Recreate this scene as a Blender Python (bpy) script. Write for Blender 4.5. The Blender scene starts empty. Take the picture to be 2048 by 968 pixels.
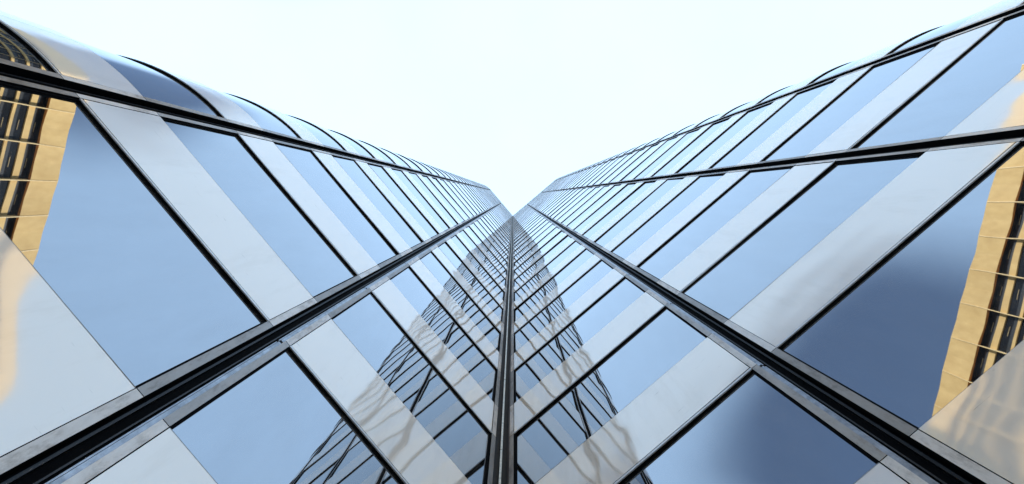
import bpy, math, random
from mathutils import Vector
random.seed(7)
C = bpy.context.scene.collection
scn = bpy.context.scene
rad = math.radians

# ---------------------------------------------------------------- camera
cd = bpy.data.cameras.new('camera')
cam = bpy.data.objects.new('camera', cd); C.objects.link(cam)
cam.location = (0, 0, 1.6)
cam.rotation_euler = (math.pi, 0, 0)          # looks straight up, image down = +Y (towards the inner corner)
cd.sensor_width = 36; cd.lens = 18
cd.shift_x = -0.0018; cd.shift_y = -0.0452
cd.clip_start = 0.05; cd.clip_end = 6000
scn.camera = cam

# ---------------------------------------------------------------- sky and sun
SUN_AZ = 37.0        # degrees clockwise from +Y
SUN_EL = 38.0
w = bpy.data.worlds.new('World'); scn.world = w; w.use_nodes = True
nt = w.node_tree
bg = nt.nodes['Background']
sky = nt.nodes.new('ShaderNodeTexSky'); sky.sky_type = 'NISHITA'; sky.sun_disc = False
sky.sun_elevation = rad(SUN_EL); sky.sun_rotation = rad(SUN_AZ)
sky.altitude = 0; sky.air_density = 1.0; sky.dust_density = 0.4; sky.ozone_density = 1.0
nt.links.new(sky.outputs[0], bg.inputs[0]); bg.inputs[1].default_value = 0.112
# a thin white cloud sheet overhead and towards the sun, with an added blue gap behind the photographer
def wn(typ, **kw):
    n = nt.nodes.new(typ)
    for k, v in kw.items(): setattr(n, k, v)
    return n
tco = wn('ShaderNodeTexCoord')
def dotn(v, c):
    d = wn('ShaderNodeVectorMath', operation='DOT_PRODUCT'); d.inputs[1].default_value = v
    nt.links.new(tco.outputs['Generated'], d.inputs[0])
    m = wn('ShaderNodeMath', operation='SUBTRACT'); m.inputs[1].default_value = c; nt.links.new(d.outputs['Value'], m.inputs[0]); return m.outputs[0]
def mth(op, a, b):
    m = wn('ShaderNodeMath', operation=op)
    for k, v in enumerate((a, b)):
        if isinstance(v, float): m.inputs[k].default_value = v
        else: nt.links.new(v, m.inputs[k])
    return m.outputs[0]
cn = wn('ShaderNodeTexNoise'); cn.inputs['Scale'].default_value = 3.2; cn.inputs['Detail'].default_value = 8; cn.inputs['Roughness'].default_value = .55
nt.links.new(tco.outputs['Generated'], cn.inputs['Vector'])
gz = wn('ShaderNodeSeparateXYZ'); nt.links.new(tco.outputs['Generated'], gz.inputs[0])
def sst(v, a, b, lo=0.0, hi=1.0):
    m = wn('ShaderNodeMapRange', interpolation_type='SMOOTHSTEP')
    for k, x in (('From Min', a), ('From Max', b), ('To Min', lo), ('To Max', hi)): m.inputs[k].default_value = x
    nt.links.new(v, m.inputs['Value']); return m.outputs['Result']
nz = mth('MULTIPLY', mth('SUBTRACT', cn.outputs['Fac'], .5), .08)
xx = mth('ADD', gz.outputs[0], nz)
added_gap = sst(mth('ADD', dotn((-.55, -1.0, 0), 0.0), nz), .485, .61)       # added gap of unseen blue sky, shaped to darken the right-hand glass
added_gap = mth('MULTIPLY', added_gap, sst(xx, -.07, .09, 1.0, 0.0))
added_gap = mth('MULTIPLY', added_gap, sst(xx, -.47, -.365))
added_gap = mth('MULTIPLY', added_gap, sst(mth('ADD', gz.outputs[1], 0.0), -.47, -.29, 1.0, 0.0))
added_gap = mth('MULTIPLY', added_gap, sst(gz.outputs[2], .45, .66))
fac = mth('SUBTRACT', .95, mth('MULTIPLY', added_gap, .90))
bg2 = wn('ShaderNodeBackground'); bg2.inputs[0].default_value = (.515, .76, 1.08, 1)
nt.links.new(mth('ADD', mth('MULTIPLY', cn.outputs['Fac'], .10), .655), bg2.inputs[1])
mx = wn('ShaderNodeMixShader'); nt.links.new(fac, mx.inputs[0])
nt.links.new(bg.outputs[0], mx.inputs[1]); nt.links.new(bg2.outputs[0], mx.inputs[2])
nt.links.new(mx.outputs[0], nt.nodes['World Output'].inputs[0])
ld = bpy.data.lights.new('sun', 'SUN'); ld.energy = 4.0; ld.angle = rad(0.5); ld.color = (1, .93, .82)
sun = bpy.data.objects.new('sun', ld); C.objects.link(sun)
sv = Vector((math.sin(rad(SUN_AZ))*math.cos(rad(SUN_EL)), math.cos(rad(SUN_AZ))*math.cos(rad(SUN_EL)), math.sin(rad(SUN_EL))))
sun.rotation_euler = sv.to_track_quat('Z', 'Y').to_euler(); sun.location = (0, 0, 200)
vs = scn.view_settings
vs.view_transform = 'Standard'; vs.look = 'None'; vs.gamma = 1; vs.use_curve_mapping = False
vs.exposure = 1.38

# ---------------------------------------------------------------- materials
def mat(name):
    m = bpy.data.materials.new(name); m.use_nodes = True
    return m, m.node_tree, m.node_tree.nodes['Principled BSDF']
def N(t, typ, **kw):
    n = t.nodes.new(typ)
    for k, v in kw.items():
        if k.startswith('i_'):
            n.inputs[k[2:].replace('_', ' ')].default_value = v
        else: setattr(n, k, v)
    return n
def ramp(t, fac, stops):
    r = t.nodes.new('ShaderNodeValToRGB'); e = r.color_ramp.elements
    while len(e) < len(stops): e.new(0.5)
    for el, (p, c) in zip(e, stops): el.position = p; el.color = (*c, 1) if len(c) == 3 else c
    t.links.new(fac, r.inputs[0]); return r
def noise(t, scale, detail=2.0, rough=.5, stretch=None, dist=0.0):
    g = t.nodes.new('ShaderNodeNewGeometry'); out = g.outputs['Position']
    if stretch:
        mp = t.nodes.new('ShaderNodeMapping'); mp.inputs['Scale'].default_value = stretch
        t.links.new(out, mp.inputs['Vector']); out = mp.outputs[0]
    n = t.nodes.new('ShaderNodeTexNoise'); n.inputs['Scale'].default_value = scale
    n.inputs['Detail'].default_value = detail; n.inputs['Roughness'].default_value = rough
    n.inputs['Distortion'].default_value = dist
    t.links.new(out, n.inputs['Vector']); return n.outputs['Fac']
def bump(t, bsdf, h, dist, strength=1.0, prev=None, key='Normal'):
    b = t.nodes.new('ShaderNodeBump'); b.inputs['Distance'].default_value = dist; b.inputs['Strength'].default_value = strength
    t.links.new(h, b.inputs['Height'])
    if prev: t.links.new(prev.outputs[0], b.inputs['Normal'])
    t.links.new(b.outputs[0], bsdf.inputs[key]); return b
def mixc(t, fac, a, b, mode='MIX'):
    m = t.nodes.new('ShaderNodeMix'); m.data_type = 'RGBA'; m.blend_type = mode
    if isinstance(fac, float): m.inputs[0].default_value = fac
    else: t.links.new(fac, m.inputs[0])
    for s, v in ((6, a), (7, b)):
        if isinstance(v, tuple): m.inputs[s].default_value = (*v, 1)
        else: t.links.new(v, m.inputs[s])
    return m.outputs[2]

# mirror-coated glass: metal coating, F0 about 0.38, slightly uneven panes
M_glass, t, p = mat('mirror_glass')
p.inputs['Metallic'].default_value = 1; p.inputs['Roughness'].default_value = .012
g0 = noise(t, 1.6, 5, .6)
dirt = ramp(t, noise(t, 3.0, 6, .65, (1, 1, .25)), [(0.35, (.345, .355, .37)), (.75, (.325, .335, .35))])
t.links.new(dirt.outputs[0], p.inputs['Base Color'])
bump(t, p, noise(t, .5, 1.5, .4), .0038)
dst = ramp(t, noise(t, 2.2, 7, .7, (1, 1, .3)), [(.30, (.90, .90, .90)), (.62, (.985, .985, .985))])
t.links.new(dst.outputs[0], p.inputs['Metallic'])

# white coated spandrel panel: glossy, with waves
M_span, t, p = mat('white_panel')
streak = ramp(t, noise(t, 2.2, 7, .7, (1, 1, .16)), [(.30, (.86, .79, .70)), (.48, (.93, .865, .78)), (.8, (.94, .875, .79))])
scr = ramp(t, noise(t, 4, 4, .75, (.35, .35, 4.5), .4), [(.27, (.62, .60, .58)), (.33, (1, 1, 1))])
t.links.new(mixc(t, 1.0, streak.outputs[0], scr.outputs[0], 'MULTIPLY'), p.inputs['Base Color'])
p.inputs['Roughness'].default_value = .055; p.inputs['Metallic'].default_value = .20
b1 = bump(t, p, noise(t, .85, 1, .4), .017)

# grey aluminium edge trims, "tone" = the tone of each length of trim
M_trim, t, p = mat('weathered_aluminium')
at = t.nodes.new('ShaderNodeAttribute'); at.attribute_name = 'tone'
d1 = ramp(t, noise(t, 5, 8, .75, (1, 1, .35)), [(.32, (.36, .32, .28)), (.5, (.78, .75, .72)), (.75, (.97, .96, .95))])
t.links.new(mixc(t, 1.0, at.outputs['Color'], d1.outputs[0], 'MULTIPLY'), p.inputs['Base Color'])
p.inputs['Metallic'].default_value = .15; p.inputs['Roughness'].default_value = .42
bump(t, p, noise(t, 30, 4), .002)

def plain(name, col, rough=.5, metal=0, scale=6, var=.25):
    m, t, p = mat(name)
    r = ramp(t, noise(t, scale, 5, .65), [(.3, tuple(c*(1-var) for c in col)), (.7, tuple(min(1, c*(1+var)) for c in col))])
    t.links.new(r.outputs[0], p.inputs['Base Color'])
    p.inputs['Roughness'].default_value = rough; p.inputs['Metallic'].default_value = metal
    return m
M_black = plain('black_gasket_shade', (.004, .004, .0045), .8)  # gaskets, reveals and slots; also window heads, with soffit shade as colour
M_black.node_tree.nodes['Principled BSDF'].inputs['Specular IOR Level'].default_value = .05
M_rail = plain('track_rail', (.30, .32, .35), .35, .6, 9, .35)
M_bead = plain('bronze_bead', (.50, .44, .34), .4, .5, 12, .3)
M_brown = plain('brown_cover', (.045, .03, .022), .45, .2)
M_lip = plain('drip_edge_white', (.62, .62, .62), .3, .2)
M_seal = plain('grey_sealant', (.26, .265, .27), .6)
M_core = plain('dark_core', (.03, .03, .03), .8)
M_roof = plain('roof_gravel', (.3, .29, .27), .9)

# ---------------------------------------------------------------- helpers
def props(o, label=None, cat=None, kind=None, group=None):
    if label: o['label'] = label
    if cat: o['category'] = cat
    if kind: o['kind'] = kind
    if group: o['group'] = group
    return o
class MB:
    def __init__(self): self.v = []; self.f = []; self.m = []; self.tone = []; self.sm = []
    def quad(self, a, b, c, d, mi=0, tone=None, smooth=False):
        n = len(self.v); self.v += [tuple(a), tuple(b), tuple(c), tuple(d)]; self.f.append((n, n+1, n+2, n+3)); self.m.append(mi); self.tone.append(tone); self.sm.append(smooth)
    def poly(self, pts, mi=0):
        n = len(self.v); self.v += [tuple(p) for p in pts]; self.f.append(tuple(range(n, n+len(pts)))); self.m.append(mi); self.tone.append(None); self.sm.append(False)
    def build(self, name, mats, parent=None, merge=False):
        me = bpy.data.meshes.new(name); me.from_pydata(self.v, [], self.f)
        for m in mats: me.materials.append(m)
        me.polygons.foreach_set('material_index', self.m)
        me.polygons.foreach_set('use_smooth', self.sm)
        if any(x is not None for x in self.tone):
            a = me.color_attributes.new('tone', 'FLOAT_COLOR', 'CORNER')
            for pl, tn in zip(me.polygons, self.tone):
                for li in pl.loop_indices: a.data[li].color = (*(tn or (1, 1, 1)), 1)
        if merge:
            import bmesh
            b = bmesh.new(); b.from_mesh(me); bmesh.ops.remove_doubles(b, verts=b.verts, dist=1e-5); b.to_mesh(me); b.free()
        me.update()
        o = bpy.data.objects.new(name, me); C.objects.link(o)
        if parent: o.parent = parent
        return o
def box(mb, x0, x1, y0, y1, z0, z1, mi=0, fr=None):
    P = [Vector((x, y, z)) for z in (z0, z1) for y in (y0, y1) for x in (x0, x1)]
    if fr: P = [fr(q) for q in P]
    for a, b, c, d in ((0, 2, 3, 1), (4, 5, 7, 6), (0, 1, 5, 4), (2, 6, 7, 3), (0, 4, 6, 2), (1, 3, 7, 5)):
        mb.quad(P[a], P[b], P[c], P[d], mi)

# ---------------------------------------------------------------- tower geometry
ZC = 1.6
CX, CY = -.267, 5.309
TH = .7032
class Side:
    """one facade as a path: straight from the inner corner, quarter round at its end, then straight on"""
    def __init__(s, d, n, cols, joints, R, tail):
        s.d = Vector(d); s.n = Vector(n); s.cols = cols; s.joints = joints; s.R = R; s.tail = tail
        s.s_end = cols[-1][0]; s.s_max = s.s_end + R*math.pi/2 + tail
    def at(s, u, off, z):
        c0 = Vector((CX, CY))
        if u <= s.s_end: q = c0 + s.d*u + s.n*off
        else:
            a = min((u-s.s_end)/s.R, math.pi/2); cen = c0 + s.d*s.s_end - s.n*s.R
            nn = s.n*math.cos(a) + s.d*math.sin(a)
            q = cen + nn*(s.R+off)
            ex = u - s.s_end - s.R*math.pi/2
            if ex > 0: q = q - s.n*ex
        return Vector((q.x, q.y, z))
    def cuts(s, a, b):
        if b <= s.s_end+1e-6: return [a, b]
        arc1 = s.s_end + s.R*math.pi/2
        c = [a]; x = max(a, s.s_end); n = 36
        for i in range(n+1):
            u = s.s_end + (arc1-s.s_end)*i/n
            if u > c[-1]+.02 and u < b-.02: c.append(u)
        c.append(b)
        return c
SL = Side((-math.sin(TH), -math.cos(TH)), (math.cos(TH), -math.sin(TH)),
          [(.314, 4.288), (4.732, 8.695), (9.118, None)], [(4.288, 4.732), (8.695, 9.118)], 4.1, 16)
SR = Side((math.cos(TH), -math.sin(TH)), (-math.sin(TH), -math.cos(TH)),
          [(.348, 4.583), (5.019, 9.346), (9.730, 14.071), (14.49, None)], [(4.583, 5.019), (9.346, 9.730), (14.071, 14.49)], 4.4, 16)
for S in (SL, SR): S.cols[-1] = (S.cols[-1][0], S.s_max)
Z0 = ZC + 6.941; FH = 4.0; SPH = 1.57; ZTOP = ZC + 136.1
KMIN, KMAX = -1, 32
DG = -.044            # glass plane behind the panel face
def zk(k): return Z0 + FH*k

tower = bpy.data.objects.new('glass_tower', None); C.objects.link(tower); tower.location = (0, 0, 0)
props(tower, 'mirrored blue glass skyscraper with pale horizontal panels, two facades meeting in an inner corner', 'skyscraper')

def slab(mb, S, a, b, z0, z1, front, back, mi=0, sides=True, tilt=(0, 0), mi_side=None, tone=None):
    """a panel standing on the facade between a and b; tilt leans it a hair, as real panes do"""
    ms = mi if mi_side is None else mi_side
    cu = S.cuts(a, b); mid = (a+b)/2; zm = (z0+z1)/2
    half = max(.5, (min(b, S.s_end+3)-a)/2)
    def off(u, z): 
        return front + (tilt[0]*max(-1, min(1, (u-mid)/half))*half if len(cu) == 2 else 0) + tilt[1]*(z-zm)
    n0 = len(mb.v)                # the front shares its vertices so that the rounded end shades smoothly
    for u in cu: mb.v += [tuple(S.at(u, off(u, z0), z0)), tuple(S.at(u, off(u, z1), z1))]
    for i in range(len(cu)-1):
        q = n0+2*i; mb.f.append((q, q+2, q+3, q+1)); mb.m.append(mi); mb.tone.append(tone); mb.sm.append(len(cu) > 2)
    for u, v in zip(cu, cu[1:]):
        if sides:
            mb.quad(S.at(u, back, z0), S.at(v, back, z0), S.at(v, off(v, z0), z0), S.at(u, off(u, z0), z0), ms, tone)
            mb.quad(S.at(u, off(u, z1), z1), S.at(v, off(v, z1), z1), S.at(v, back, z1), S.at(u, back, z1), ms, tone)
    if sides:
        mb.quad(S.at(a, back, z0), S.at(a, off(a, z0), z0), S.at(a, off(a, z1), z1), S.at(a, back, z1), ms, tone)
        mb.quad(S.at(b, off(b, z0), z0), S.at(b, back, z0), S.at(b, back, z1), S.at(b, off(b, z1), z1), ms, tone)

def tl(a): return (max(-.005, min(.005, random.gauss(0, a))), max(-.005, min(.005, random.gauss(0, a))))
def add_spandrel(mb, S, a, b, k, sub=True):
    z0 = zk(k); z1 = min(z0+SPH, ZTOP)
    g = .011
    t = tl(.0016)
    if b > S.s_end+1:            # rounded end: upright joint in the panel
        um = S.s_end + S.R*rad(20)
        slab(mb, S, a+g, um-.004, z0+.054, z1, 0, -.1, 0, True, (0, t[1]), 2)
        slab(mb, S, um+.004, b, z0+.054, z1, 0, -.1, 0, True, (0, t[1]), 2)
    else:
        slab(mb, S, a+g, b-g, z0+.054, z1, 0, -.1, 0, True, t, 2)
def add_lip(mb, S, a, b, k, m=0):
    z0 = zk(k)
    slab(mb, S, a+.004, b-.004, z0, z0+.042, .002, -.015, m)
def add_glass(mb, S, a, b, k):
    z0 = zk(k)+SPH; z1 = zk(k+1)
    slab(mb, S, a, b, z0-.05, z1+.05, DG, DG-.02, 0, True, tl(.0034))
def add_frame(mb, S, a, b, k, m=0):
    z0 = zk(k)+SPH; z1 = zk(k+1)
    slab(mb, S, a+.001, b-.001, z1+.002, z1+.022, -.016, DG-.01, m)          # head over the glass, its soffit shade put into the black
    slab(mb, S, a-.006, a+.030, z0, z1, DG+.020, DG-.01, m)                   # dark side reveals
    if b < S.s_end+1: slab(mb, S, b-.030, b+.006, z0, z1, DG+.020, DG-.01, m)

NEAR = 12
for S in (SL, SR):
    for ci, (a, b) in enumerate(S.cols):
        for k in range(KMIN, NEAR+1):
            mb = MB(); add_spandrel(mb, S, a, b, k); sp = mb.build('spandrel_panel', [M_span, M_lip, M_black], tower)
            mb = MB(); add_lip(mb, S, a, b, k); mb.build('drip_edge', [M_lip], sp)
            mb = MB(); slab(mb, S, a+.012, b-.012, zk(k)+SPH+.002, zk(k)+SPH+.009, -.001, -.03); mb.build('sealant_line', [M_seal], sp)
            mb = MB(); add_glass(mb, S, a, b, k); wn = mb.build('window', [M_glass], tower)
            mb = MB(); add_frame(mb, S, a, b, k); mb.build('window_frame', [M_black], wn)
# the storeys above, too small to tell apart one by one
ms, mg = MB(), MB()
for S in (SL, SR):
    for a, b in S.cols:
        for k in range(NEAR+1, KMAX+1):
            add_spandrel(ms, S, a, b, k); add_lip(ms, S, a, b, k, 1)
            if k < KMAX: add_glass(mg, S, a, b, k); add_frame(mg, S, a, b, k, 1)
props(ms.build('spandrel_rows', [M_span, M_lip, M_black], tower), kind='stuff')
props(mg.build('window_rows', [M_glass, M_black], tower), kind='stuff')
# ground storey under the first band
mb = MB()
for S in (SL, SR):
    for a, b in S.cols: slab(mb, S, a, b, .9, zk(KMIN)+.05, DG, DG-.02, 0)
mb.build('lobby_glazing', [M_glass], tower)
mb = MB()
for S in (SL, SR): slab(mb, S, .36, S.s_max, 0, .9, .02, -.15)
mb.build('plinth', [M_span], tower)

# upright joints: two edge trims, dark slot and window-cleaning rail
def trim(S, a, b, name='edge_trim'):
    mb = MB()
    for k in range(KMIN-1, KMAX+1):
        for z0, z1, dark in ((zk(k), zk(k)+SPH, False), (zk(k)+SPH, zk(k+1), True)):
            if z0 >= ZTOP-.1: continue
            z1 = min(z1, ZTOP); z0 = max(z0, .9)
            if z1 <= z0: continue
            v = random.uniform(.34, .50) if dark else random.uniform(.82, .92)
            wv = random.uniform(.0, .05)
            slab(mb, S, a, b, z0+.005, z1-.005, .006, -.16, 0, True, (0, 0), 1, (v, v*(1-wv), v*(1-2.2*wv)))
    return mb.build(name, [M_trim, M_black], tower)
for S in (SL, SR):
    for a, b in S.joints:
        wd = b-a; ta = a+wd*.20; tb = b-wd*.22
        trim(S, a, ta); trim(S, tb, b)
        mb = MB()
        slab(mb, S, a-.02, b+.02, .9, ZTOP-.02, -.165, -.24)                  # back of the slot
        sl = mb.build('track_slot', [M_black], tower)
        mb = MB()
        for k in range(KMIN-1, KMAX+1):
            z0 = max(.9, zk(k)+.03); z1 = min(zk(k+1)-.03, ZTOP)
            slab(mb, S, ta+.008, ta+.050, z0, z1, -.05, -.11)
            slab(mb, S, ta+.058, ta+.072, z0, z1, -.075, -.12)
        mb.build('track_rail', [M_rail], sl)
        mb = MB(); slab(mb, S, tb-.055, tb-.03, .9, ZTOP-.02, -.10, -.164); slab(mb, S, ta+.105, ta+.120, .9, ZTOP-.02, -.12, -.164)
        mb.build('slot_fin', [plain('dark_fin', (.012, .012, .013), .5, .2)], sl)
# the inner corner
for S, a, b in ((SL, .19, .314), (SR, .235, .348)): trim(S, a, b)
mb = MB()
slab(mb, SL, .02, .20, .9, ZTOP-.02, -.14, -.2, 0); slab(mb, SR, .02, .16, .9, ZTOP-.02, -.14, -.2, 0)
slab(mb, SR, .155, .235, .9, ZTOP-.02, -.03, -.2, 1)
cs = mb.build('corner_slot', [M_black, M_brown], tower)
mb = MB()
for k in range(KMIN-1, KMAX+1):
    z0 = max(.9, zk(k)-.4); z1 = min(zk(k+1)-.42, ZTOP)
    box(mb, -.02, .02, -.06, .03, z0, z1, 0, lambda q: Vector((CX+.012, CY-.03, 0))+q)
mb.build('corner_bead', [M_bead], cs)

# body of the tower behind its skin
pts = []
for S, rev in ((SL, True), (SR, False)):
    us = [.3] + S.cuts(S.s_end, S.s_max)
    q = [S.at(u, -.30, 0) for u in us]
    pts += q[::-1] if rev else q
mb = MB()
back = [Vector((8, 60, 0))]
ring = pts + back
n = len(ring)
for i in range(n):
    a, b = ring[i], ring[(i+1) % n]
    mb.quad(a, b, b+Vector((0, 0, ZTOP-.4)), a+Vector((0, 0, ZTOP-.4)))
mb.poly([p+Vector((0, 0, ZTOP-.4)) for p in ring], 1)
mb.build('building_core', [M_core, M_roof], tower)

# ---------------------------------------------------------------- sandstone building behind the photographer
M_stone, t, p = mat('yellow_sandstone')
r1 = ramp(t, noise(t, .9, 6, .6, (1, 1, .5)), [(.3, (.54, .36, .13)), (.7, (.69, .49, .20))])
t.links.new(r1.outputs[0], p.inputs['Base Color']); p.inputs['Roughness'].default_value = .75
bump(t, p, noise(t, 14, 4), .01)
M_soffit = plain('orange_lit_soffit', (.55, .22, .04), .6)  # orange light on the parapet's underside, put into the base colour
M_dark, t, p = mat('dark_window'); p.inputs['Base Color'].default_value = (.012, .014, .018, 1); p.inputs['Roughness'].default_value = .12
M_dark.node_tree.nodes['Principled BSDF'].inputs['Specular IOR Level'].default_value = .3
M_seam = plain('pale_mullion', (.72, .54, .26), .5)

M_greypane = plain('grey_pane', (.045, .05, .055), .25)
HB = 61.6
ax = Vector((29.7, -50.6, 0)); bx = Vector((-42, -44.4, 0))
LB = (bx-ax).length; ux = (bx-ax).normalized(); nx = Vector((-ux.y, ux.x, 0))
if nx.y < 0: nx = -nx
def fr(q): return ax + ux*q.x + nx*q.y + Vector((0, 0, q.z))
stone = bpy.data.objects.new('stone_office_building', None); C.objects.link(stone)
props(stone, 'sandy yellow office block with dark window strips, seen mirrored in the glass at both sides', 'building')
mb = MB(); box(mb, 0, LB, -22, -.35, 0, HB-.5, 0, fr); mb.build('wall', [M_stone], stone)
PW = 4.1; npan = int(LB/PW)
mb = MB()
for i in range(npan):
    x0 = i*PW; x1 = min(LB, x0+PW)-.03; xm = (x0+x1)/2
    z0, z1 = HB-3.4, HB
    for (a, b, ya, yb) in ((x0, xm, .34, .24), (xm, x1, .24, .34)):
        mb.quad(fr(Vector((a, ya, z0))), fr(Vector((b, yb, z0))), fr(Vector((b, yb, z1))), fr(Vector((a, ya, z1))))
        mb.quad(fr(Vector((a, ya, z1))), fr(Vector((b, yb, z1))), fr(Vector((b, -.6, z1))), fr(Vector((a, -.6, z1))))
        mb.quad(fr(Vector((a, .06, z0))), fr(Vector((b, .06, z0))), fr(Vector((b, yb, z0))), fr(Vector((a, ya, z0))), 1)
        mb.quad(fr(Vector((a, -.4, z0+.004))), fr(Vector((b, -.4, z0+.004))), fr(Vector((b, .06, z0+.004))), fr(Vector((a, .06, z0+.004))), 2)
    for x, y in ((x0, .35), (x1, .35)):
        mb.quad(fr(Vector((x, y, z0))), fr(Vector((x, y, z1))), fr(Vector((x, -.6, z1))), fr(Vector((x, -.6, z0))))
mb.build('parapet', [M_stone, M_soffit, M_dark], stone)
# bands under the parapet, top down: (height, is_stone)
z = HB-3.4; i = 0
pat = [(.95, 0), (.72, 1), (1.35, 0), (.33, 1), (1.35, 0), (.33, 1), (1.35, 0)]
first = True
while z > 2:
    for h, st in pat:
        z1 = z-h
        if z1 < 1: z1 = 0; 
        mb = MB(); box(mb, .1, LB, -.40, -.12 if st else -.25, z1, z, 0, fr)
        if not st and i < 3:
            for q in range(npan):         # grey inner pane and a slim bar in every bay of the strip
                x0 = q*PW+.12; zz = z-h
                box(mb, x0, x0+PW-.24, -.247, -.23, zz+.05, zz+h*.36, 1, fr)
                box(mb, x0+1.1, x0+2.2, -.247, -.22, zz+h*.55, zz+h*.55+.03, 2, fr)
            i += 1
        mb.build('stone_band' if st else 'window_strip', [M_stone] if st else [M_dark, M_greypane, M_seam], stone)
        z = z1
        if z <= 0: break
    pat = [(.7, 1), (1.3, 0), (.33, 1), (1.3, 0)]
for i in range(npan+1):
    mb = MB(); x = i*PW-.015
    box(mb, x-.05, x+.05, -.3, .40, 0, HB-.05, 0, fr); mb.build('mullion', [M_seam], stone)
mb = MB(); box(mb, -.3, LB, -22.3, -.5, HB-.5, HB-.1, 0, fr); mb.build('roof', [M_roof], stone)

# ---------------------------------------------------------------- plaza
M_pave, t, p = mat('stone_paving')
tc = t.nodes.new('ShaderNodeNewGeometry')
br = t.nodes.new('ShaderNodeTexBrick'); br.inputs['Scale'].default_value = 1.0
br.inputs['Color1'].default_value = (.33, .31, .28, 1); br.inputs['Color2'].default_value = (.29, .275, .25, 1); br.inputs['Mortar'].default_value = (.12, .11, .10, 1)
br.inputs['Mortar Size'].default_value = .008; br.inputs['Brick Width'].default_value = .9; br.inputs['Row Height'].default_value = .6
t.links.new(tc.outputs['Position'], br.inputs['Vector'])
gr = ramp(t, noise(t, .7, 6, .6), [(.3, (.8, .8, .8)), (.7, (1, 1, 1))])
t.links.new(mixc(t, 1.0, br.outputs[0], gr.outputs[0], 'MULTIPLY'), p.inputs['Base Color']); p.inputs['Roughness'].default_value = .7
mb = MB(); mb.quad((-2500, -2500, 0), (2500, -2500, 0), (2500, 2500, 0), (-2500, 2500, 0))
props(mb.build('ground', [M_pave]), kind='structure')
